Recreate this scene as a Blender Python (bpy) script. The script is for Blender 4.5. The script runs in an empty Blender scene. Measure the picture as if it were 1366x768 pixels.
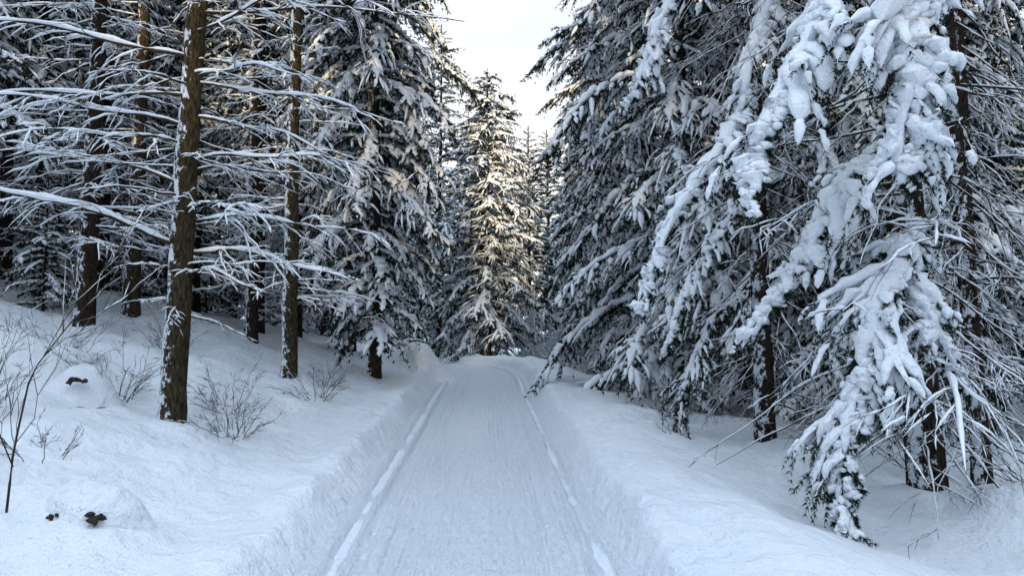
import bpy, math, numpy as np
from math import radians, sin, cos, pi
from mathutils import Vector
R = np.random.default_rng(7)
scene = bpy.context.scene

# ---------------------------------------------------------------- materials
def newmat(name):
    m = bpy.data.materials.new(name); m.use_nodes = True
    nt = m.node_tree; nt.nodes.clear()
    out = nt.nodes.new('ShaderNodeOutputMaterial')
    b = nt.nodes.new('ShaderNodeBsdfPrincipled')
    nt.links.new(b.outputs[0], out.inputs[0])
    return m, nt, b
def simplemat(name, rough=.9):
    m = bpy.data.materials.new(name); m.use_nodes = True
    nt = m.node_tree; nt.nodes.clear()
    out = nt.nodes.new('ShaderNodeOutputMaterial')
    b = nt.nodes.new('ShaderNodeBsdfDiffuse')
    nt.links.new(b.outputs[0], out.inputs[0])
    return m, nt, b
def N(nt, t, **kw):
    n = nt.nodes.new(t)
    for k, v in kw.items(): setattr(n, k, v)
    return n
def noise(nt, scale, detail=4, rough=0.5, vec=None):
    n = N(nt, 'ShaderNodeTexNoise'); n.inputs['Scale'].default_value = scale
    n.inputs['Detail'].default_value = detail; n.inputs['Roughness'].default_value = rough
    if vec is not None: nt.links.new(vec, n.inputs['Vector'])
    return n
def ramp(nt, src, stops):
    r = N(nt, 'ShaderNodeValToRGB'); e = r.color_ramp.elements
    while len(e) < len(stops): e.new(0.5)
    for i, (p, c) in enumerate(stops):
        e[i].position = p; e[i].color = (c[0], c[1], c[2], 1)
    nt.links.new(src, r.inputs[0]); return r
def bump(nt, src, b, strength, dist, prev=None):
    k = N(nt, 'ShaderNodeBump'); k.inputs['Strength'].default_value = strength
    k.inputs['Distance'].default_value = dist
    nt.links.new(src, k.inputs['Height'])
    if prev is not None: nt.links.new(prev.outputs[0], k.inputs['Normal'])
    nt.links.new(k.outputs[0], b.inputs['Normal']); return k
def mapping(nt, scale, coord='Object'):
    tc = N(nt, 'ShaderNodeTexCoord'); mp = N(nt, 'ShaderNodeMapping')
    mp.inputs['Scale'].default_value = scale
    nt.links.new(tc.outputs[coord], mp.inputs[0]); return mp.outputs[0]

def mat_ground():
    m, nt, b = newmat('snow_ground')
    v = mapping(nt, (1, 1, 1))
    n1 = noise(nt, 1.3, 3, .55, v)
    r = ramp(nt, n1.outputs[0], [(0.3, (.75, .80, .87)), (0.7, (.82, .855, .90))])
    nt.links.new(r.outputs[0], b.inputs['Base Color'])
    b.inputs['Roughness'].default_value = .65
    n2 = noise(nt, 6, 6, .62, v); k = bump(nt, n2.outputs[0], b, 1, .10)
    n3 = noise(nt, 80, 2, .6, v); bump(nt, n3.outputs[0], b, .6, .012, k)
    return m
def mat_road():
    m, nt, b = newmat('packed_snow')
    v1 = mapping(nt, (1, .05, 1)); n1 = noise(nt, 30, 4, .6, v1)
    v2 = mapping(nt, (1, .6, 1)); n2 = noise(nt, 22, 5, .65, v2)
    r = ramp(nt, n2.outputs[0], [(0.3, (.68, .74, .83)), (0.65, (.80, .84, .89))])
    nt.links.new(r.outputs[0], b.inputs['Base Color'])
    b.inputs['Roughness'].default_value = .5
    k = bump(nt, n1.outputs[0], b, .9, .04)
    k = bump(nt, n2.outputs[0], b, 1, .05, k)
    v3 = mapping(nt, (1, 1, 1)); n3 = noise(nt, 95, 2, .6, v3); bump(nt, n3.outputs[0], b, .6, .012, k)
    return m
def mat_snow(name, bmp):
    m, nt, b = simplemat(name)
    b.inputs['Color'].default_value = (.83, .865, .91, 1)
    if bmp:
        n1 = noise(nt, 26, 3, .6, mapping(nt, (1, 1, 1))); bump(nt, n1.outputs[0], b, .8, .035)
    return m
def mat_bark(name, c1, c2, snow=.5, dirv=(-.8, -.5, .3)):
    m, nt, b = simplemat(name)
    v = mapping(nt, (1, 1, .3)); n1 = noise(nt, 34, 5, .7, v)
    r = ramp(nt, n1.outputs[0], [(0.38, c1), (0.66, c2)])
    v2 = mapping(nt, (1, 1, .7)); n2 = noise(nt, 9, 6, .75, v2)
    g = N(nt, 'ShaderNodeNewGeometry')
    d = N(nt, 'ShaderNodeVectorMath', operation='DOT_PRODUCT'); d.inputs[1].default_value = dirv
    nt.links.new(g.outputs['Normal'], d.inputs[0])
    a = N(nt, 'ShaderNodeMath', operation='MULTIPLY_ADD'); a.inputs[1].default_value = .22
    nt.links.new(d.outputs['Value'], a.inputs[0]); nt.links.new(n2.outputs[0], a.inputs[2])
    f = ramp(nt, a.outputs[0], [(.80 - .2*snow, (0, 0, 0)), (.84 - .2*snow, (1, 1, 1))])
    mx = N(nt, 'ShaderNodeMixRGB'); nt.links.new(f.outputs[0], mx.inputs[0])
    nt.links.new(r.outputs[0], mx.inputs[1]); mx.inputs[2].default_value = (.75, .79, .85, 1)
    nt.links.new(mx.outputs[0], b.inputs['Color'])
    bump(nt, n1.outputs[0], b, 1, .035)
    return m
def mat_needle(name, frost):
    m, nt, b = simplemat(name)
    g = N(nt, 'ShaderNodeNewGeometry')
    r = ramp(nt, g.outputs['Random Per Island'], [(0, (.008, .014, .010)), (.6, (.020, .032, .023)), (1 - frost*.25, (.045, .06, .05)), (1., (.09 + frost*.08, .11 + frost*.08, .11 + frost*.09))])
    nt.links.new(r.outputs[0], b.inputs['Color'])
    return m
M_GROUND, M_ROAD = mat_ground(), mat_road()
M_SNOW, M_SNOWP = mat_snow('bough_snow', True), mat_snow('bough_snow_plain', False)
M_BARK = mat_bark('bark_brown', (.014, .011, .009), (.062, .046, .034), .6)
M_BARK_O = mat_bark('bark_olive', (.020, .016, .010), (.095, .072, .042), .62)
M_BARK_R = mat_bark('bark_reddish', (.014, .010, .009), (.062, .042, .034), .65)
M_NEEDLE = mat_needle('spruce_needles', .1)
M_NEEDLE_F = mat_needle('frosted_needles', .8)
def mat_twig():
    m, nt, b = simplemat('twig_bark'); b.inputs['Color'].default_value = (.045, .034, .026, 1); return m
M_TWIG = mat_twig()
def mat_stone_hollow():
    m, nt, b = newmat('dark_stone_hollow'); n1 = noise(nt, 19, 5, .7, mapping(nt, (1, 1, 1)))
    r = ramp(nt, n1.outputs[0], [(.3, (.006, .005, .004)), (.7, (.04, .028, .02))])
    nt.links.new(r.outputs[0], b.inputs['Base Color']); b.inputs['Roughness'].default_value = .9
    bump(nt, n1.outputs[0], b, 1, .04); return m
M_STONE_HOLLOW = mat_stone_hollow()

# ---------------------------------------------------------------- mesh buffer
class MB:
    def __init__(s): s.V = []; s.n = 0; s.Q = []; s.T = []
    def add(s, v, f, mat):
        v = v.reshape(-1, 3); f = f.reshape(-1, f.shape[-1]) + s.n
        mm = np.full(len(f), mat)
        (s.Q if f.shape[1] == 4 else s.T).append((f, mm)); s.V.append(v); s.n += len(v)
    def pack(s):
        V = np.concatenate(s.V)
        cat = lambda L, k: (np.concatenate([a for a, _ in L]), np.concatenate([b for _, b in L])) if L else (np.zeros((0, k), int), np.zeros(0, int))
        s.P = (V, *cat(s.Q, 4), *cat(s.T, 3)); return s.P
    def tile(s, P, az, sc, pos, tilt=0.):
        V, Q, qm, T, tm = P
        c, n = cos(az), sin(az); ct, st = cos(tilt), sin(tilt)
        x = V[:, 0]*ct + V[:, 2]*st; z = -V[:, 0]*st + V[:, 2]*ct; y = V[:, 1]
        W = np.stack([x*c - y*n, x*n + y*c, z], 1)*sc + np.array(pos)
        if len(Q): s.Q.append((Q + s.n, qm))
        if len(T): s.T.append((T + s.n, tm))
        s.V.append(W); s.n += len(W)
    def mesh(s, name, mats, smooth=(0, 2)):
        V, Q, qm, T, tm = s.pack()
        me = bpy.data.meshes.new(name)
        me.vertices.add(len(V)); me.vertices.foreach_set('co', V.astype(np.float32).ravel())
        nl = len(Q)*4 + len(T)*3; me.loops.add(nl)
        me.loops.foreach_set('vertex_index', np.concatenate([Q.ravel(), T.ravel()]).astype(np.int32))
        me.polygons.add(len(Q) + len(T))
        st = np.concatenate([np.arange(len(Q))*4, len(Q)*4 + np.arange(len(T))*3]).astype(np.int32)
        me.polygons.foreach_set('loop_start', st)
        mi = np.concatenate([qm, tm]).astype(np.int32)
        me.polygons.foreach_set('material_index', mi)
        me.polygons.foreach_set('use_smooth', np.isin(mi, smooth))
        for m in mats: me.materials.append(m)
        me.update(calc_edges=True)
        return me
def obj(name, me, loc=(0, 0, 0), rot=0., sc=1., parent=None):
    o = bpy.data.objects.new(name, me); scene.collection.objects.link(o)
    o.location = loc; o.rotation_euler = (0, 0, rot)
    o.scale = (sc, sc, sc) if np.isscalar(sc) else sc
    if parent: o.parent = parent
    return o

def nrm(a): return a/np.maximum(np.linalg.norm(a, axis=-1, keepdims=True), 1e-9)
UP = np.array([0, 0, 1.])
RJ = np.random.default_rng(99)
def frames(p):
    t = nrm(np.gradient(p, axis=-2))
    s = np.cross(t, UP); bad = np.linalg.norm(s, axis=-1, keepdims=True) < .12
    s = nrm(np.where(bad, np.cross(t, np.array([.3, 1, 0.])), s))
    u = np.cross(s, t)
    return t, s, u
def tubes(B, p, r, sides, mat, wz=1., wx=1., off=None):
    t, s, u = frames(p)
    if off is not None: p = p + u*off[..., None]
    a = np.arange(sides)/sides*2*pi
    rr = r[:, :, None, None]*np.ones((1, 1, sides, 1))
    if mat == 2: rr = rr*RJ.uniform(.76, 1.24, rr.shape)
    ring = p[:, :, None, :] + rr*(np.cos(a)[None, None, :, None]*s[:, :, None, :]*wx + np.sin(a)[None, None, :, None]*u[:, :, None, :]*wz)
    T, n = p.shape[:2]
    i = np.arange(T)[:, None, None]*n*sides + np.arange(n - 1)[None, :, None]*sides + np.arange(sides)[None, None, :]
    j = np.arange(T)[:, None, None]*n*sides + np.arange(n - 1)[None, :, None]*sides + ((np.arange(sides) + 1) % sides)[None, None, :]
    B.add(ring, np.stack([i, j, j + sides, i + sides], -1), mat)
def resample(p, M):
    n = p.shape[1]; x = np.linspace(0, n - 1, M); i = np.minimum(x.astype(int), n - 2); f = (x - i)[None, :, None]
    return p[:, i]*(1 - f) + p[:, i + 1]*f
def needles(B, p, M, K, ln, w, rng, mat=1):
    q = resample(p, M); t, s, u = frames(q)
    T = len(q)
    a = rng.uniform(0, 2*pi, (T, M, K, 1))
    rad = np.cos(a)*s[:, :, None] + np.sin(a)*u[:, :, None]
    d = nrm(t[:, :, None]*rng.uniform(.4, 1, (T, M, K, 1)) + rad*.75 + rng.normal(0, .12, (T, M, K, 3)) + np.array([0, 0, -.3]))
    wv = nrm(np.cross(d, rng.normal(0, 1, (T, M, K, 3))))*w*.5
    L = ln*rng.uniform(.6, 1.2, (T, M, K, 1))
    b = q[:, :, None] + rng.normal(0, .004, (T, M, K, 3))
    v = np.stack([b - wv, b + wv, b + d*L], 3)
    f = np.arange(T*M*K*3).reshape(-1, 3)
    B.add(v, f, mat)
def curves(p0, d, L, n, droop, rng, wig=.02):
    s = np.linspace(0, 1, n)[None, :, None]; T = len(p0)
    L = np.broadcast_to(np.asarray(L, float), (T,))[:, None, None]; dr = np.broadcast_to(np.asarray(droop, float), (T,))[:, None, None]
    w = np.cumsum(rng.normal(0, 1, (T, n, 3)), 1)*wig*L; w -= w[:, :1]
    return p0[:, None]+ d[:, None]*L*s - UP*dr*L*s**2 + w
def at(p, k, x):
    n = p.shape[1]; x = x*(n - 1); i = np.minimum(x.astype(int), n - 2); f = (x - i)[:, None]
    a, b = p[k, i], p[k, i + 1]
    return a*(1 - f) + b*f, nrm(b - a)
def snowprof(T, n, rng, patch=0., ex=.45):
    s = np.linspace(0, 1, n)[None]; e = np.clip(np.sin(s*pi), 0, 1)**ex
    m = rng.uniform(.5, 1.4, (T, n)); m = (m + np.roll(m, 1, 1))/2
    if patch > 0:
        g = rng.uniform(0, 1, (T, n)); m = np.where(g < patch, m*.15, m)
    return e*m

def bough(B, path, width, spacing, rng, nlen=.055, nw=.011, nstep=.03, K=4, snow=.03, tert=2, sides=6, droop=.35, mat_n=1, patch=.1, main_snow=1.6, segs=7, wxs=1.25, hero=False):
    path = np.asarray(path, float)[None]
    p = resample(path, 25)
    for _ in range(3): p[:, 1:-1] = (p[:, :-2] + 2*p[:, 1:-1] + p[:, 2:])/4
    Lm = np.linalg.norm(np.diff(p[0], axis=0), axis=1).sum()
    h = p[0, -1] - p[0, 0]; h[2] = 0; h = h/max(np.linalg.norm(h), 1e-6); side = np.cross(h, UP)
    n2 = 2*int(Lm/spacing)
    s = np.clip(np.linspace(.10, .99, n2) + rng.normal(0, .02, n2), .05, .995)
    sg = np.where(rng.uniform(0, 1, n2) < .5, 1, -1)
    prof = np.minimum(s/.35, 1)**.8*np.clip(1.04 - s, 0, 1)**.5*1.15 + .12
    lob = .72 + .5*np.sin(s*rng.uniform(9, 15) + sg*1.7 + rng.uniform(0, 6))
    li = width*prof*rng.uniform(.45, 1.25, n2)*np.clip(lob, .35, 1.25)*1.15
    p0, t = at(p, np.zeros(n2, int), s)
    d = nrm(t*rng.uniform(.4, 1.25, (n2, 1)) + side*(sg*rng.uniform(.4, 1., n2))[:, None] + rng.normal(0, .2, (n2, 3)))
    sec = curves(p0, d, li, segs, droop*rng.uniform(.3, 1.9, n2), rng, .03)
    tubes(B, p, np.linspace(.022, .005, 25)[None]*(Lm/2.2)**.7, 5, 0)
    Mn = max(4, int(width*.75/nstep))
    needles(B, sec, Mn, K, nlen, nw, rng, mat_n)
    needles(B, p[:, 5:], int(Lm*.8/nstep), K + 1, nlen, nw, rng, mat_n)
    ter = None
    if tert:
        k = np.repeat(np.arange(n2), tert); x = rng.uniform(.25, .95, len(k))
        q0, tt = at(sec, k, x)
        dd = nrm(tt*.8 + np.cross(tt, UP)*rng.choice([-1, 1], (len(k), 1))*.65 - UP*.2 + rng.normal(0, .15, (len(k), 3)))
        ter = curves(q0, dd, li[k]*rng.uniform(.25, .6, len(k)), 5, .6*droop/.35, rng, .02)
        needles(B, ter, max(3, int(width*.32/nstep)), K, nlen*.9, nw, rng, mat_n)
    if snow > 0:
        ex = .28 if hero else .45; xs_ = 4 if hero else 2; ns = segs + xs_
        pp = resample(p, 60 if hero else 40); pr = snowprof(1, pp.shape[1], rng, patch*.5)*snow*main_snow
        tubes(B, pp, pr, sides + 2, 2, .75, 1.3, pr*.6)
        sp = resample(sec[:, :-1] if hero else sec, ns)
        sr = snowprof(n2, ns, rng, patch, ex)*snow*rng.uniform(.6, 1.35, (n2, 1))*np.linspace(1.3, .9, ns)[None]
        sel = rng.uniform(0, 1, n2) > patch*.7
        tubes(B, sp[sel], sr[sel], sides, 2, .72, wxs, sr[sel]*.5)
        if ter is not None:
            keep = rng.uniform(0, 1, len(ter)) > .25 + patch
            te = resample(ter[keep][:, :4 if hero else 5], 7 if hero else 5); rr = snowprof(len(te), te.shape[1], rng, patch, ex)*snow*.8
            if len(te): tubes(B, te, rr, sides - 1, 2, .7, 1.15, rr*.5)

def droop_path(L, a0, a1, rng):
    n = 9; a = np.radians(np.linspace(a0, a1, n) + rng.normal(0, 3, n)); st = L/(n - 1)
    x = np.concatenate([[0], np.cumsum(np.cos(a[:-1]))*st]); z = np.concatenate([[0], np.cumsum(np.sin(a[:-1]))*st])
    y = np.cumsum(rng.normal(0, .012*L, n)); y -= y[0]
    return np.stack([x, y, z], 1)
def make_protos(rng, lod, steep):
    out = []
    a0, a1 = steep
    for L in (.9, 1.8, 2.8):
        for _ in range(3):
            B = MB(); pth = droop_path(L, a0 + rng.uniform(-8, 8), a1 + rng.uniform(-10, 10), rng)
            if lod == 0: bough(B, pth, .22 + .14*L, .11, rng, .10, .024, .05, 4, .044, 1, 5, patch=.32, segs=4, wxs=1.35)
            if lod == 1: bough(B, pth, .22 + .15*L, .17, rng, .14, .042, .09, 4, .050, 0, 4, patch=.38, segs=4, wxs=1.4, main_snow=1.3)
            if lod == 2: bough(B, pth, .26 + .18*L, .32, rng, .24, .11, .18, 4, .070, 0, 4, patch=.3, segs=3, wxs=1.4, main_snow=1.1)
            out.append((L, B.pack()))
    return out
def pick(protos, L, rng):
    d = np.array([abs(math.log(l/L)) for l, _ in protos]); c = np.where(d < d.min() + .01)[0]
    i = rng.choice(c); return protos[i][1], L/protos[i][0]

def trunk(B, H, r0, rng, lean=(0, 0), flare=.35, sides=14, base=-.4, mat=0, top=.03):
    n = 40; z = np.linspace(0, 1, n)**1.3
    x = lean[0]*z + np.cumsum(rng.normal(0, .006, n)); y = lean[1]*z + np.cumsum(rng.normal(0, .006, n))
    zz = base + z*(H - base)
    p = np.stack([x - x[0], y - y[0], zz], 1)
    r = r0*((1 - z)*(1 - top/r0) + top/r0)*(1 + flare*np.exp(-(zz - base)/.35)) * (1 + rng.normal(0, .02, n))
    a = np.arange(sides)/sides*2*pi
    rg = r[:, None]*(1 + rng.normal(0, .03, (1, sides)) + rng.normal(0, .015, (n, sides)))
    V = np.stack([p[:, None, 0] + rg*np.cos(a), p[:, None, 1] + rg*np.sin(a), np.repeat(p[:, 2:3], sides, 1)], -1)
    i = np.arange(n - 1)[:, None]*sides + np.arange(sides)[None]; j = np.arange(n - 1)[:, None]*sides + (np.arange(sides)[None] + 1) % sides
    B.add(V, np.stack([i, j, j + sides, i + sides], -1), mat)
    return lambda h: np.array([np.interp(h, zz, p[:, 0]), np.interp(h, zz, p[:, 1]), h])

def branches(B, p, r0, rng, snow=.012, kids=6, kids2=4, klen=.35, patch=.15, frost=.005, main_sides=5, kd=.25, bm=0):
    T, n = p.shape[:2]
    r = np.broadcast_to(np.asarray(r0, float), (T,))[:, None]*np.linspace(1, .25, n)[None]
    tubes(B, p, r, main_sides, bm)
    L = np.linalg.norm(np.diff(p, axis=1), axis=2).sum(1)
    if snow > 0:
        q = resample(p, n*2); rr = np.repeat(r, 2, 1)[:, :n*2]
        sr = snowprof(T, n*2, rng, patch)*snow*np.linspace(1.25, .6, n*2)[None]
        tubes(B, q, sr, 6, 2, 1.0, 1.0, rr*.7 + sr*.55)
    if kids:
        k = np.repeat(np.arange(T), kids); x = rng.uniform(.15, .98, len(k)); q0, t = at(p, k, x)
        sd = np.cross(t, UP)*rng.choice([-1, 1], (len(k), 1))
        d = nrm(t*rng.uniform(.5, 1.1, (len(k), 1)) + sd*.8 + rng.normal(0, .22, (len(k), 3)))
        c = curves(q0, d, L[k]*klen*rng.uniform(.4, 1.1, len(k))*(1.1 - .6*x), 6, kd, rng, .03)
        tubes(B, c, np.tile(np.linspace(1, .4, 6), (len(k), 1))*np.minimum(.006, r[:, 0][k]*.35)[:, None], 3, bm)
        if frost > 0:
            sr = snowprof(len(k), 6, rng, patch)*frost*1.4
            tubes(B, c, sr, 4, 2, 1, 1, sr*.5 + .003)
        if kids2:
            k2 = np.repeat(np.arange(len(k)), kids2); x = rng.uniform(.2, 1, len(k2)); q0, t = at(c, k2, x)
            d = nrm(t + np.cross(t, UP)*rng.choice([-1, 1], (len(k2), 1))*.7 + rng.normal(0, .25, (len(k2), 3)))
            L2 = np.linalg.norm(c[:, -1] - c[:, 0], axis=1)
            c2 = curves(q0, d, L2[k2]*rng.uniform(.25, .6, len(k2)), 4, kd, rng, .03)
            tubes(B, c2, np.tile(np.linspace(.003, .0015, 4), (len(k2), 1)), 3, bm)
            if frost > 0:
                kp = rng.uniform(0, 1, len(k2)) > .5; c3 = c2[kp]; sr = snowprof(len(c3), 4, rng)*frost
                if len(c3): tubes(B, c3, sr, 3, 2, 1, 1, sr*.4 + .002)
def radial(B, cf, h0, h1, nb, Lr, r0, rng, el=(-15, 12), droop=.12, sector=None, **kw):
    h = rng.uniform(h0, h1, nb); az = rng.uniform(0, 2*pi, nb) if sector is None else rng.uniform(sector[0], sector[1], nb)
    e = np.radians(rng.uniform(el[0], el[1], nb))
    p0 = np.array([cf(a) for a in h]); d = np.stack([np.cos(az)*np.cos(e), np.sin(az)*np.cos(e), np.sin(e)], 1)
    p = curves(p0, d, rng.uniform(Lr[0], Lr[1], nb), 10, droop, rng, .012)
    branches(B, p, r0*rng.uniform(.6, 1.2, nb), rng, **kw)

def spruce(name, H, r0, rmax, h0, nb, protos, rng, needle, bark=M_BARK, full=.5, dead=0, tpow=.75, deadL=(.6, 1.8), upt=.75, low=None):
    B = MB(); cf = trunk(B, H, r0, rng, (rng.uniform(-.2, .2), rng.uniform(-.2, .2)), sides=10)
    u = (np.arange(nb) + .5)/nb; hh = h0 + (H - .25 - h0)*u**.88
    for i, h in enumerate(hh):
        rel = (H - h)/(H - h0); L = rmax*min(1, (rel/full))**tpow*rng.uniform(.6, 1.18) + .15
        if low: L *= min(1, low[0] + (1 - low[0])*(h - h0)/low[1])
        P, s = pick(protos, L, rng)
        tilt = -(1 - min(1, rel*1.5))*upt + rng.normal(0, .12)
        c = cf(h); B.tile(P, i*2.39996 + rng.normal(0, .3), s, c, tilt)
    if dead: radial(B, cf, .6, max(h0 + 1.5, 2), dead, deadL, .011, rng, snow=.014, kids=5, kids2=2, frost=.007)
    return B.mesh(name, [bark, needle, M_SNOWP])

# ---------------------------------------------------------------- terrain
def hsh(i, j, s):
    v = np.sin(i*127.1 + j*311.7 + s*74.7)*43758.5453; return v - np.floor(v)
def vn(x, y, s=0):
    i = np.floor(x); j = np.floor(y); f = x - i; g = y - j; f = f*f*(3 - 2*f); g = g*g*(3 - 2*g)
    return (hsh(i, j, s)*(1 - f) + hsh(i + 1, j, s)*f)*(1 - g) + (hsh(i, j + 1, s)*(1 - f) + hsh(i + 1, j + 1, s)*f)*g - .5
def cx(y): return -.13 - .035*np.clip(y - 20, 0, 14)**2 - .98*np.clip(y - 34, 0, 60)
def zr(y): return -.055*np.clip(y - 24.5, 0, 12)
_t = np.linspace(-60, 60, 12001)
_p = np.interp(_t, [-60, -30, -14, -9, -7.5, -5.5, -3.6, -2.7, -1.95, -1.4, -1.12, 1.12, 1.32, 1.9, 2.6, 3.4, 4.5, 8, 20, 60],
               [12, 7.5, 3.0, 1.95, 1.55, 1.1, .68, .40, .22, .27, -.04, -.04, .27, .33, .20, .0, -.1, -.2, -.8, -1.5])
_k = np.exp(-np.linspace(-2, 2, 19)**2); _k /= _k.sum(); _ps = np.convolve(np.pad(_p, 9, mode='edge'), _k, 'valid')
_k2 = np.exp(-np.linspace(-2, 2, 101)**2); _k2 /= _k2.sum(); _ps2 = np.convolve(np.pad(_p, 50, mode='edge'), _k2, 'valid')
MOUNDS = [(-2.55, 5.05, .4, .10), (-3.0, 5.25, .25, .08), (-4.8, 9.1, .35, .2), (-1.62, 19.4, .62, .62), (-2.5, 20.2, .8, .5), (1.9, 18, .8, .15),
          (-3.3, 8.1, .35, .12), (-3.5, 13, .5, .12), (4.2, 7, .4, .1), (2.1, 11, .9, .08), (4.6, 6.3, .5, .25), (3.9, 8.5, .4, .15), (-4.1, 7, .5, .13), (-6, 10, .8, .25), (-5, 12, .6, .2), (3.0, 6.9, .5, .12)]
def gh(x, y):
    x = np.asarray(x, float); y = np.asarray(y, float)
    u = x - cx(y); au = np.abs(u)
    k = np.clip((au - 1.7)/.6, 0, 1)
    z = np.interp(u, _t, _ps2)*k + np.interp(u, _t, _ps)*(1 - k)
    off = np.clip((au - 1.1)/.5, 0, 1)
    far = np.clip((au - 2.2)/2, 0, 1)
    z = z + off*(vn(x*1.1 + .3*y, y*.7, 1)*.15 + vn(x*2.7 - y*.8, y*1.9 + x*.7, 2)*.085 + vn(x*6 + y*2, y*5 - x*2, 3)*.03) + far*(vn(x*.45, y*.45, 4)*.4 + vn(x*1.9 + y, y*1.9 - x, 9)*.2)
    edge = np.exp(-((au - 1.42)/.2)**2); z = z + edge*(vn(x*3, y*1.6, 5)*.12 + vn(x*8, y*6, 6)*.055)
    for mx, my, mr, mh in MOUNDS: z = z + mh*np.exp(-(((x - mx)**2 + (y - my)**2)/mr**2)**1.6)
    return z + zr(y)*np.exp(-(u/40)**2)
def spaced(stops):
    out = []
    for a, b, st in stops: out.append(np.arange(a, b, st))
    out.append([stops[-1][1]]); return np.concatenate(out)
xs = spaced([(-600, -60, 45), (-60, -14, 1.2), (-14, -5, .14), (-5, 4.6, .035), (4.6, 12, .14), (12, 60, 1.3), (60, 600, 45)])
ys = spaced([(-300, -12, 24), (-12, 2.5, .5), (2.5, 12, .045), (12, 28, .1), (28, 60, .35), (60, 900, 40)])
def grid(name, X, Y, Z, mat):
    B = MB(); ny, nx = X.shape
    i = np.arange(ny - 1)[:, None]*nx + np.arange(nx - 1)[None]
    B.add(np.stack([X, Y, Z], -1), np.stack([i, i + 1, i + nx + 1, i + nx], -1), 0)
    return obj(name, B.mesh(name, [mat], smooth=(0,)))
X, Y = np.meshgrid(xs, ys); grid('snowy_ground', X, Y, gh(X, Y), M_GROUND)
us = np.linspace(-1.17, 1.17, 220); yr = spaced([(-12, 2.5, .5), (2.5, 14, .035), (14, 45, .12)])
U, Yr = np.meshgrid(us, yr)
zg = np.zeros_like(U)
for c, w, d in [(-.98, .06, .07), (-.80, .05, .04), (.97, .06, .07), (.79, .055, .044), (-.62, .035, .024), (.58, .035, .024), (-.45, .16, .016), (.42, .16, .016)]:
    zg -= d*np.exp(-((U - c - vn(Yr*.25, Yr*0, 11)*.06)/w)**2)*(1 + vn(Yr*4, U*3, 12)*.9)
for c in (-.89, .88): zg += .03*np.exp(-((U - c)/.03)**2)*(1 + vn(Yr*5, U*3, 19))
zg += .008*np.sin(U*95)*(.6 + vn(U*6, Yr*.8, 31))*np.exp(-(np.abs(np.abs(U) - .45)/.35)**4)
zg += .008*np.sin(Yr*62 + U*14)*np.clip(vn(U*3, Yr*.6, 41) + .35, 0, 1)*np.exp(-(np.abs(np.abs(U) - .6)/.3)**4)
zg += vn(U*9, Yr*.8, 13)*.012 + vn(U*5, Yr*5, 15)*.022 + vn(U*22, Yr*14, 16)*.014
grid('snowy_road', U + cx(Yr), Yr, zg + zr(Yr) + .014, M_ROAD)

# ---------------------------------------------------------------- protos
P0 = make_protos(R, 0, (-12, -62)); P0b = make_protos(R, 0, (0, -45)); P1 = make_protos(R, 1, (-5, -55)); P1b = make_protos(R, 1, (0, -38)); P2 = make_protos(R, 2, (-5, -50))
big = spruce('spruce_big', 20, .19, 3.05, .9, 155, P0, R, M_NEEDLE, full=.45, dead=35, deadL=(.8, 2.2))
mid = spruce('spruce_mid', 17, .17, 2.2, 1.0, 200, P0, R, M_NEEDLE, full=.5, dead=10, low=(.4, 3.5))
small = spruce('spruce_young', 12.4, .15, 3.3, 1.2, 170, P0b, R, M_NEEDLE, full=1, tpow=.62, dead=6, upt=.35)
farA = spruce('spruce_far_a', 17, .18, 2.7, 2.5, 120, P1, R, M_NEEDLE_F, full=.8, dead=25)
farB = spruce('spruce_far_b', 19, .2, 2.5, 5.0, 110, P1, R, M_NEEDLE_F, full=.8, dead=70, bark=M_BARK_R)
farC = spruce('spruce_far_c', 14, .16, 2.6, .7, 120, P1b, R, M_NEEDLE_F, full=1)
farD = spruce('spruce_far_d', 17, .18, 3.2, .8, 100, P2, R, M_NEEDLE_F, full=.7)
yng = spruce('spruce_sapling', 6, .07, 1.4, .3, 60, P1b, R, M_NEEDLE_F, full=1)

def place(name, me, x, y, rot, sc=1., parent=None):
    return obj(name, me, (x, y, float(gh(x, y)) - .05), rot, sc, parent)
place('spruce_tree', big, 3.95, 15, .4)
place('spruce_tree', big, 4.4, 20.5, 2.1, .95)
place('spruce_tree', mid, -2.5, 16.5, .3)
place('spruce_tree', mid, -3.8, 20.5, 2.2, (1.05, 1.05, 1.1))
place('spruce_tree', small, .05, 31, 1.0)
place('spruce_tree', big, 6.6, 12, 3.6, .9)
place('spruce_tree', mid, 3.9, 25.5, 4.0, .8)
place('spruce_tree', farA, -2.6, 40, 1.0, (1.15, 1.15, 1.08))
place('spruce_tree', farC, 2.3, 40, 2.0, (1.05, 1.05, .93))
place('spruce_tree', farC, -1.4, 46, 4.0, (1.25, 1.25, 1.05))
place('spruce_tree', farC, 3.9, 45, 1.0, (1.2, 1.2, 1.02))
place('spruce_tree', farA, 5.8, 35, 5.0, 1.0)

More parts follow.
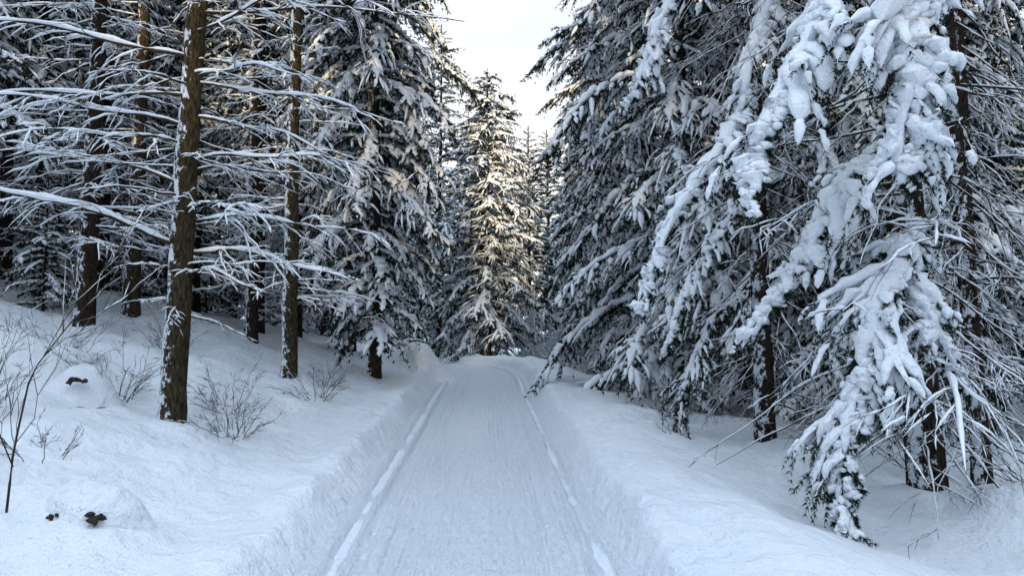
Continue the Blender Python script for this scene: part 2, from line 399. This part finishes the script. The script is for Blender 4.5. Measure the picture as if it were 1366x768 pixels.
# ---------------------------------------------------------------- named trunks
def bare_tree(name, x, y, H, r0, bark, rng, lean=(0, 0), h0=.8, h1=9, nb=55, L=(.7, 2.2), extra=None, crown=True, **kw):
    B = MB(); cf = trunk(B, H, r0, rng, lean, sides=16)
    radial(B, cf, h0, h1, nb, L, .012, rng, bm=3, **kw)
    if extra is not None: extra(B, cf)
    if crown:
        for i in range(50):
            h = H*.5 + (H*.5 - .3)*(i/50); P, s = pick(P1, .3 + 2.0*(1 - i/50)**.8, rng); B.tile(P, i*2.4, s, cf(h), rng.normal(0, .1))
    me = B.mesh(name, [bark, M_NEEDLE, M_SNOW, M_TWIG], smooth=(0, 2, 3))
    return place(name, me, x, y, 0)
def ex1(B, cf):
    for h, dx, dy, dz, r, sn in [(4.75, 3.1, .4, .1, .02, .018), (4.2, -2.6, -1.0, .1, .022, .03), (3.5, 1.6, .2, -.35, .018, .022), (3.75, -2.8, -.5, -.25, .018, .024),
                                 (2.05, -2.3, -1.2, .62, .024, .038), (2.0, 2.0, .1, -.4, .02, .034), (2.75, -2.6, .6, .5, .018, .024), (3.0, 2.1, -.4, -.1, .016, .024), (3.9, 2.4, .5, -.3, .016, .024),
                                 (2.9, 1.7, .9, .0, .016, .018), (4.0, 1.5, -.9, -.25, .016, .024), (1.75, 1.1, -.5, -.3, .012, .018), (2.35, 2.3, .5, -.2, .015, .024), (3.4, -2.2, -.9, .1, .016, .026),
                                 (2.4, 1.2, -1, -.1, .014, .02), (5.0, -2.8, -.4, .6, .018, .02), (3.2, -1.5, -1.2, -.2, .014, .022), (4.5, 1.9, -1.2, .1, .016, .02)]:
        s = np.linspace(0, 1, 12)[:, None]; p = cf(h) + np.array([dx, dy, dz])*s + UP*.12*np.sin(s*pi)
        p[:, 1:2] += .05*np.sin(s*9 + h); p[:, 2:3] += .03*np.sin(s*11 + 2*h)
        branches(B, p[None], r, R, snow=sn, kids=13, kids2=4, klen=.32, frost=.010, patch=.06, bm=3)
bare_tree('conifer_tree', -3.62, 8.6, 15, .155, M_BARK_O, R, (.75, 0), .9, 7, 50, (.6, 1.9), ex1, snow=.013, kids=6, kids2=3, frost=.0055)
bare_tree('conifer_tree', -7.5, 14, 17, .19, M_BARK_R, R, (.5, 0), 1.2, 9, 70, (.8, 2.4), snow=.020, kids=6, kids2=3, frost=.008)
bare_tree('conifer_tree', -8.15, 17.2, 18, .19, M_BARK_O, R, (.3, .2), 1.5, 10, 70, (.8, 2.4), snow=.020, kids=6, kids2=2, frost=.008)
bare_tree('conifer_tree', -3.45, 13, 16, .14, M_BARK_O, R, (.25, 0), 1.2, 8, 55, (.6, 1.8), snow=.02, kids=6, kids2=3, frost=.008)
bare_tree('conifer_tree', -5.5, 17.5, 17, .15, M_BARK, R, (.1, 0), 1.2, 9, 60, (.8, 2.2), snow=.020, kids=6, kids2=2, frost=.008)
def ex2(B, cf):
    o = np.array([4.22, 7.0, float(gh(4.22, 7.0)) - .05])
    def W(*pts): return np.array(pts) - o
    kw = dict(nlen=.055, nw=.010, nstep=.018, K=5, sides=8, droop=.3, patch=.08, segs=7, wxs=1.4, hero=True)
    bough(B, W((4.0, 7, 5.6), (3.4, 6.4, 5.2), (2.9, 6.1, 4.4), (2.35, 5.9, 3.5), (2.02, 5.8, 2.7)), .46, .07, R, snow=.048, tert=2, main_snow=1.4, **kw)
    bough(B, W((4.0, 7, 5.4), (3.6, 6.0, 5.0), (3.3, 5.5, 4.3), (3.18, 5.4, 3.6), (3.05, 5.4, 2.8)), .58, .055, R, snow=.060, tert=2, main_snow=1.6, **kw)
    bough(B, W((4.1, 7, 3.6), (3.6, 6.6, 3.25), (3.15, 6.5, 2.95), (2.8, 6.45, 2.3), (2.35, 6.4, 1.6)), .42, .07, R, snow=.044, tert=2, main_snow=1.4, **kw)
    bough(B, W((4.2, 7, 2.7), (3.5, 6.1, 2.35), (3.1, 5.8, 1.85), (2.85, 5.75, 1.0), (2.75, 5.75, .12)), .46, .055, R, snow=.042, tert=3, main_snow=1.4, **kw)
    bough(B, W((4.2, 7, 2.5), (3.6, 6.2, 2.3), (3.45, 5.9, 1.95), (3.6, 5.8, 1.6), (3.75, 5.75, 1.2)), .3, .08, R, snow=.040, tert=2, **kw)
    bough(B, W((4.2, 7, 6.6), (4.8, 6.2, 6.2), (5.0, 5.9, 5.2), (5.0, 5.8, 4.2)), .4, .075, R, snow=.050, tert=2, **kw)
    for a, b, r, sn in [((4.3, 7, 2.5), (3.1, 5.0, 2.25), .014, .022), ((4.3, 7, 2.1), (2.7, 5.6, 1.75), .013, .018), ((4.2, 7, 1.6), (3.0, 5.2, 1.05), .012, .018), ((4.3, 7, 1.5), (3.1, 4.7, .8), .014, .028),
                        ((4.2, 7, 2.9), (2.3, 6.4, 2.45), .014, .014), ((4.2, 7, 1.3), (2.9, 6.5, .7), .01, .014), ((4.2, 7, 3.9), (2.2, 7.6, 3.3), .014, .014), ((4.2, 7, 1.9), (2.9, 7.6, .9), .01, .01)]:
        s = np.linspace(0, 1, 12)[:, None]; a = np.array(a) - o; b = np.array(b) - o
        p = a + (b - a)*s + UP*.18*np.sin(s*pi) + .04*np.sin(s*10 + a[2]*5)
        branches(B, p[None], r, R, snow=sn, kids=12, kids2=4, klen=.33, frost=.008, patch=.08, bm=3)
bare_tree('spruce_tree', 4.22, 7.0, 16, .165, M_BARK, R, (-.9, .1), .5, 7, 60, (.7, 2.1), ex2, snow=.010, kids=7, kids2=3, frost=.004, el=(-35, 5), droop=.25)
def ex3(B, cf):
    o = np.array([3.78, 10.0, float(gh(3.78, 10.0)) - .05])
    def W(*pts): return np.array(pts) - o
    kw = dict(nlen=.065, nw=.013, nstep=.026, K=5, sides=6, droop=.35, patch=.16, segs=6, wxs=1.4, hero=True)
    bough(B, W((3.75, 10, 4.9), (3.2, 9, 4.4), (2.7, 8.3, 3.7), (2.05, 8.1, 2.8), (1.62, 8, 1.85)), .36, .08, R, snow=.046, tert=1, **kw)
    bough(B, W((3.7, 10, 2.2), (2.95, 9.7, 1.7), (2.55, 9.5, .9), (2.42, 9.4, .05)), .38, .06, R, snow=.018, tert=2, **kw)
    bough(B, W((3.7, 10, 3.4), (3.2, 9.7, 3.0), (2.6, 9.6, 2.1), (2.3, 9.5, 1.2)), .4, .08, R, snow=.034, tert=1, **kw)
    bough(B, W((3.7, 10, 6.9), (2.9, 9.4, 6.5), (2.2, 9.2, 5.5), (1.8, 9.1, 4.4)), .44, .08, R, snow=.046, tert=1, **kw)
    bough(B, W((3.7, 10, 6.2), (3.6, 9.2, 5.8), (3.2, 8.8, 4.9), (3.0, 8.7, 3.9)), .42, .08, R, snow=.044, tert=1, **kw)
    bough(B, W((3.8, 10, 5.9), (4.4, 9.3, 5.4), (4.7, 9.0, 4.4), (4.8, 8.9, 3.4)), .42, .08, R, snow=.042, tert=1, **kw)
    bough(B, W((3.8, 10, 4.3), (4.3, 9.3, 3.9), (4.5, 9.0, 3.0), (4.5, 8.9, 2.1)), .38, .08, R, snow=.036, tert=1, **kw)
bare_tree('spruce_tree', 3.78, 10, 17, .14, M_BARK, R, (-.3, 0), .5, 8, 80, (.8, 2.5), ex3, snow=.010, kids=7, kids2=3, frost=.004, el=(-45, 0), droop=.25)
bare_tree('spruce_tree', 5.2, 7.6, 15, .1, M_BARK, R, (-.9, .2), .4, 7, 50, (.7, 2.0), None, snow=.010, kids=6, kids2=3, frost=.004, el=(-40, 10), droop=.25)
bare_tree('spruce_tree', 6.4, 9.6, 16, .17, M_BARK_R, R, (-.2, .2), .4, 7, 60, (.7, 2.4), None, snow=.012, kids=6, kids2=2, frost=.004, el=(-40, 10), droop=.25)
bare_tree('spruce_tree', 5.4, 12.6, 16, .11, M_BARK, R, (.1, .2), .4, 8, 60, (.7, 2.4), None, snow=.012, kids=6, kids2=2, frost=.004, el=(-40, 5), droop=.25)

# ---------------------------------------------------------------- forest mass
forest = bpy.data.objects.new('distant_forest', None); scene.collection.objects.link(forest)
rf = np.random.default_rng(21); pts = []
keep = [(4.0, 15), (4.4, 20.5), (-2.5, 16.5), (-3.8, 20.5), (.1, 31), (6.6, 12), (3.9, 25.5), (-3.6, 8.6), (-7.5, 14), (-8.1, 17.2), (-3.45, 13), (-5.5, 17.5), (4.2, 7), (3.8, 10), (5.2, 7.6), (6.4, 9.6), (5.4, 12.6),
        (-2.6, 40), (2.3, 40), (-1.4, 46), (3.9, 45), (5.8, 35)]
def tryp(x0, x1, y0, y1, n, dmin, kinds, hs=(.85, 1.15), road=2.6):
    c = 0
    for _ in range(n*14):
        if c >= n: break
        x = rf.uniform(x0, x1); y = rf.uniform(y0, y1)
        if abs(x - float(cx(y))) < road: continue
        if any((x - a)**2 + (y - b)**2 < dmin**2 for a, b in pts + keep): continue
        pts.append((x, y)); c += 1
        k = kinds[rf.integers(len(kinds))]; s = rf.uniform(*hs)
        obj('conifer', k, (x, y, float(gh(x, y)) - .1), rf.uniform(0, 6.28), s, forest)
tryp(-7, -5, 20, 30, 5, 1.6, [farA, farB])
tryp(-16, -9.5, 15, 30, 14, 2.1, [farB, farB, farA])
tryp(-11, -5, 22, 40, 11, 2.3, [farA, farB, farC])
tryp(-30, -12, 20, 42, 20, 3.0, [farD])
tryp(7, 14, 13, 30, 12, 2.3, [farB, farA, farC])
tryp(5, 9, 24, 42, 7, 2.2, [farA, farC])
tryp(12, 30, 16, 42, 12, 3.4, [farD])
tryp(-12, -3, 40, 55, 8, 2.4, [farA, farC])
tryp(-3.2, 4.5, 40, 52, 4, 2.0, [farC], (.6, .8))
tryp(6, 14, 38, 55, 7, 2.6, [farD])
tryp(-36, 36, 56, 76, 18, 4, [farD], (.8, .95))
tryp(-24, -8, -12, 12, 8, 3.6, [farD])  # this row and the next: flanking trees, mostly unseen, added for shade
tryp(9, 24, -12, 10, 7, 3.6, [farD])
# unseen trees behind the camera, added to block the low sun
tryp(-16, 14, -26, -13, 36, 1.9, [farD], (.78, .88), road=-1)
tryp(-14, -5, 13, 36, 11, 1.3, [yng], (.4, .9))
tryp(4.5, 14, 13, 36, 8, 1.3, [yng], (.4, .9))

# ---------------------------------------------------------------- shrubs & sapling
def shrub(name, x, y, rng, n=16, h=(.5, 1.1), spread=.6, frost=.004):
    B = MB(); az = rng.uniform(0, 2*pi, n); e = rng.uniform(spread*.3, spread, n)
    d = np.stack([np.cos(az)*np.sin(e), np.sin(az)*np.sin(e), np.cos(e)], 1)
    p0 = np.stack([np.cos(az)*.06, np.sin(az)*.06, np.full(n, -.1)], 1)
    p = curves(p0, d, rng.uniform(*h, n), 9, .15, rng, .02)
    branches(B, p, .005, rng, snow=0, kids=6, kids2=3, klen=.4, frost=frost, kd=.05)
    return place(name, B.mesh(name, [M_TWIG, M_NEEDLE, M_SNOWP]), x, y, 0)
for x, y, n, h, s in [(-2.95, 8.7, 22, (.5, 1.2), 1.1), (-3.3, 9.6, 14, (.5, 1.1), 1.0), (-2.7, 11.8, 20, (.4, 1.0), 1.0), (-2.95, 13.6, 16, (.4, 1.0), 1.0), (-4.6, 9.4, 16, (.5, 1.2), .9),
                      (-6.2, 11, 18, (.6, 1.4), .9), (-5.5, 13, 18, (.6, 1.4), .9), (-4.9, 7.3, 14, (.5, 1.3), .8), (-3.6, 6.2, 8, (.3, .8), .8), (2.9, 15, 18, (.5, 1.2), .9), (2.6, 18, 18, (.5, 1.2), .9),
                      (2.5, 21, 18, (.5, 1.3), .9), (3.2, 12.4, 18, (.5, 1.2), .9), (4.9, 8.2, 18, (.6, 1.5), .9), (4.9, 6.4, 14, (.5, 1.3), .9), (2.2, 24, 22, (.8, 1.8), .8), (2.9, 27, 22, (.8, 2), .8), (1.9, 29, 22, (.8, 2.2), .7), (4.2, 9.0, 16, (.5, 1.2), .9), (2.4, 9.2, 4, (.2, .5), .6),
                      (1.7, 33, 26, (1.5, 3.6), .5), (2.6, 34, 26, (1.5, 4), .5), (2.2, 31, 24, (1.2, 3), .55)]:
    shrub('bare_shrub', x, y, R, n, h, s, frost=.002 if y < 14 else (.006 if y < 30 else .012))
def sapling():
    B = MB(); x, y = -3.05, 4.9; o = np.array([x, y, float(gh(x, y))])
    main = np.array([(-3.1, 4.9, .45), (-3.05, 4.9, .9), (-2.95, 4.9, 1.4), (-2.72, 4.92, 1.72), (-2.4, 4.95, 2.08)]) - o
    main[0, 2] = -.15
    branches(B, resample(main[None], 14), .009, R, snow=.004, kids=9, kids2=4, klen=.45, frost=.003, kd=-.12, patch=.5)
    m2 = np.array([(-3.05, 4.9, .8), (-3.15, 4.8, 1.2), (-3.22, 4.75, 1.55)]) - o
    branches(B, resample(m2[None], 10), .005, R, snow=.0, kids=7, kids2=3, klen=.5, frost=.003, kd=-.1)
    obj('bare_sapling', B.mesh('bare_sapling', [M_TWIG, M_NEEDLE, M_SNOW]), o)
sapling()
def stump(x, y, s, rng, dark):
    z = float(gh(x, y)); B = MB()
    nu, nr = 64, 22; a = np.linspace(0, 2*pi, nu, endpoint=False); q = np.linspace(0.001, 1, nr)
    A, Q = np.meshgrid(a, q)
    rad = .34*s*Q*(1 + .12*np.sin(A*2 + 1) + .07*np.sin(A*3))
    xx = rad*np.cos(A); yy = rad*np.sin(A)*.85
    hgt = .24*s*np.clip(1 - Q**2.6, 0, 1) - .05*s + .03*s*vn(xx*14 + 9, yy*14 + 5, 3) + .02*s*np.sin(xx*11/s)
    g0 = gh(x + xx, y + yy) - z
    V = np.stack([xx, yy, g0*.8 + hgt], -1)
    i = np.arange(nr - 1)[:, None]*nu + np.arange(nu)[None]; jj = np.arange(nr - 1)[:, None]*nu + (np.arange(nu)[None] + 1) % nu
    B.add(V, np.stack([i, jj, jj + nu, i + nu], -1), 1)
    for dx, dy, dz, rx, rz in dark:  # dark tubes: stone bits, and the hollow's shade put in as colour
        for k in range(9):
            c = np.array([dx + rng.normal(0, rx*.5), dy + rng.normal(0, .02), dz + rng.normal(0, rz*.3)])*s
            d = nrm(np.array([rng.normal(0, 1), -.5, rng.normal(0, .5)]))*rx*s
            p = np.linspace(0, 1, 5)[:, None]*d*1.2 + c - d*.6
            tubes(B, p[None], (np.array([.2, .9, 1, .8, .1])*rz*.5*s)[None], 5, 0)
    obj('snow_capped_stump', B.mesh('snow_capped_stump', [M_STONE_HOLLOW, M_GROUND], smooth=(1,)), (x, y, z))
stump(-2.62, 5.12, 1.0, R, [(.12, -.25, .03, .055, .04), (-.17, -.25, .04, .025, .025)])
stump(-4.75, 8.95, 1.1, R, [(.05, -.25, .06, .08, .045)])

# ---------------------------------------------------------------- light
w = bpy.data.worlds.new('World'); scene.world = w; w.use_nodes = True; nt = w.node_tree
bg = nt.nodes['Background']; SUN_EL = 11
sky = nt.nodes.new('ShaderNodeTexSky'); sky.sky_type = 'NISHITA'; sky.sun_disc = False
dirx, diry = .03, 1.
sky.sun_elevation = radians(SUN_EL); sky.sun_rotation = math.atan2(-dirx, -diry)
tc = nt.nodes.new('ShaderNodeTexCoord'); mp = nt.nodes.new('ShaderNodeMapping'); mp.inputs['Scale'].default_value = (1, 1, 2.2)
nt.links.new(tc.outputs['Generated'], mp.inputs[0])
nz = nt.nodes.new('ShaderNodeTexNoise'); nz.inputs['Scale'].default_value = 3.2; nz.inputs['Detail'].default_value = 5
nt.links.new(mp.outputs[0], nz.inputs['Vector'])
cr = nt.nodes.new('ShaderNodeValToRGB'); cr.color_ramp.elements[0].position = .40; cr.color_ramp.elements[0].color = (.76, .76, .76, 1); cr.color_ramp.elements[1].position = .58; cr.color_ramp.elements[1].color = (.98, .98, .98, 1)
nt.links.new(nz.outputs[0], cr.inputs[0])
sx = nt.nodes.new('ShaderNodeSeparateXYZ'); nt.links.new(tc.outputs['Generated'], sx.inputs[0])
ce = nt.nodes.new('ShaderNodeValToRGB'); e_ = ce.color_ramp.elements; e_[0].position = .08; e_[0].color = (.41, .39, .35, 1); e_[1].position = .8; e_[1].color = (.69, .83, 1.0, 1)
e3 = e_.new(.36); e3.color = (.39, .41, .44, 1); e4 = e_.new(.55); e4.color = (.54, .63, .76, 1)
nt.links.new(sx.outputs[2], ce.inputs[0])
sc_ = nt.nodes.new('ShaderNodeVectorMath'); sc_.operation = 'SCALE'; sc_.inputs['Scale'].default_value = 22; nt.links.new(ce.outputs[0], sc_.inputs[0])
mx = nt.nodes.new('ShaderNodeMixRGB'); nt.links.new(cr.outputs[0], mx.inputs[0]); nt.links.new(sky.outputs[0], mx.inputs[1]); nt.links.new(sc_.outputs[0], mx.inputs[2])
nt.links.new(mx.outputs[0], bg.inputs['Color']); bg.inputs['Strength'].default_value = .134
sl = bpy.data.lights.new('sun', 'SUN'); sl.energy = 4.6; sl.angle = radians(1.2); sl.color = (1, .78, .48)
so = bpy.data.objects.new('sun', sl); scene.collection.objects.link(so)
e = radians(SUN_EL); so.rotation_euler = Vector((dirx*cos(e), diry*cos(e), -sin(e))).to_track_quat('-Z', 'Y').to_euler()
scene.view_settings.view_transform = 'Standard'; scene.view_settings.look = 'None'; scene.view_settings.exposure = 0

cam = bpy.data.cameras.new('camera'); cam.lens = 26; cam.sensor_width = 36; cam.clip_end = 3000
co = bpy.data.objects.new('camera', cam); scene.collection.objects.link(co)
co.location = (0, 0, 1.8); co.rotation_euler = (radians(91.8), 0, radians(-1.92)); scene.camera = co
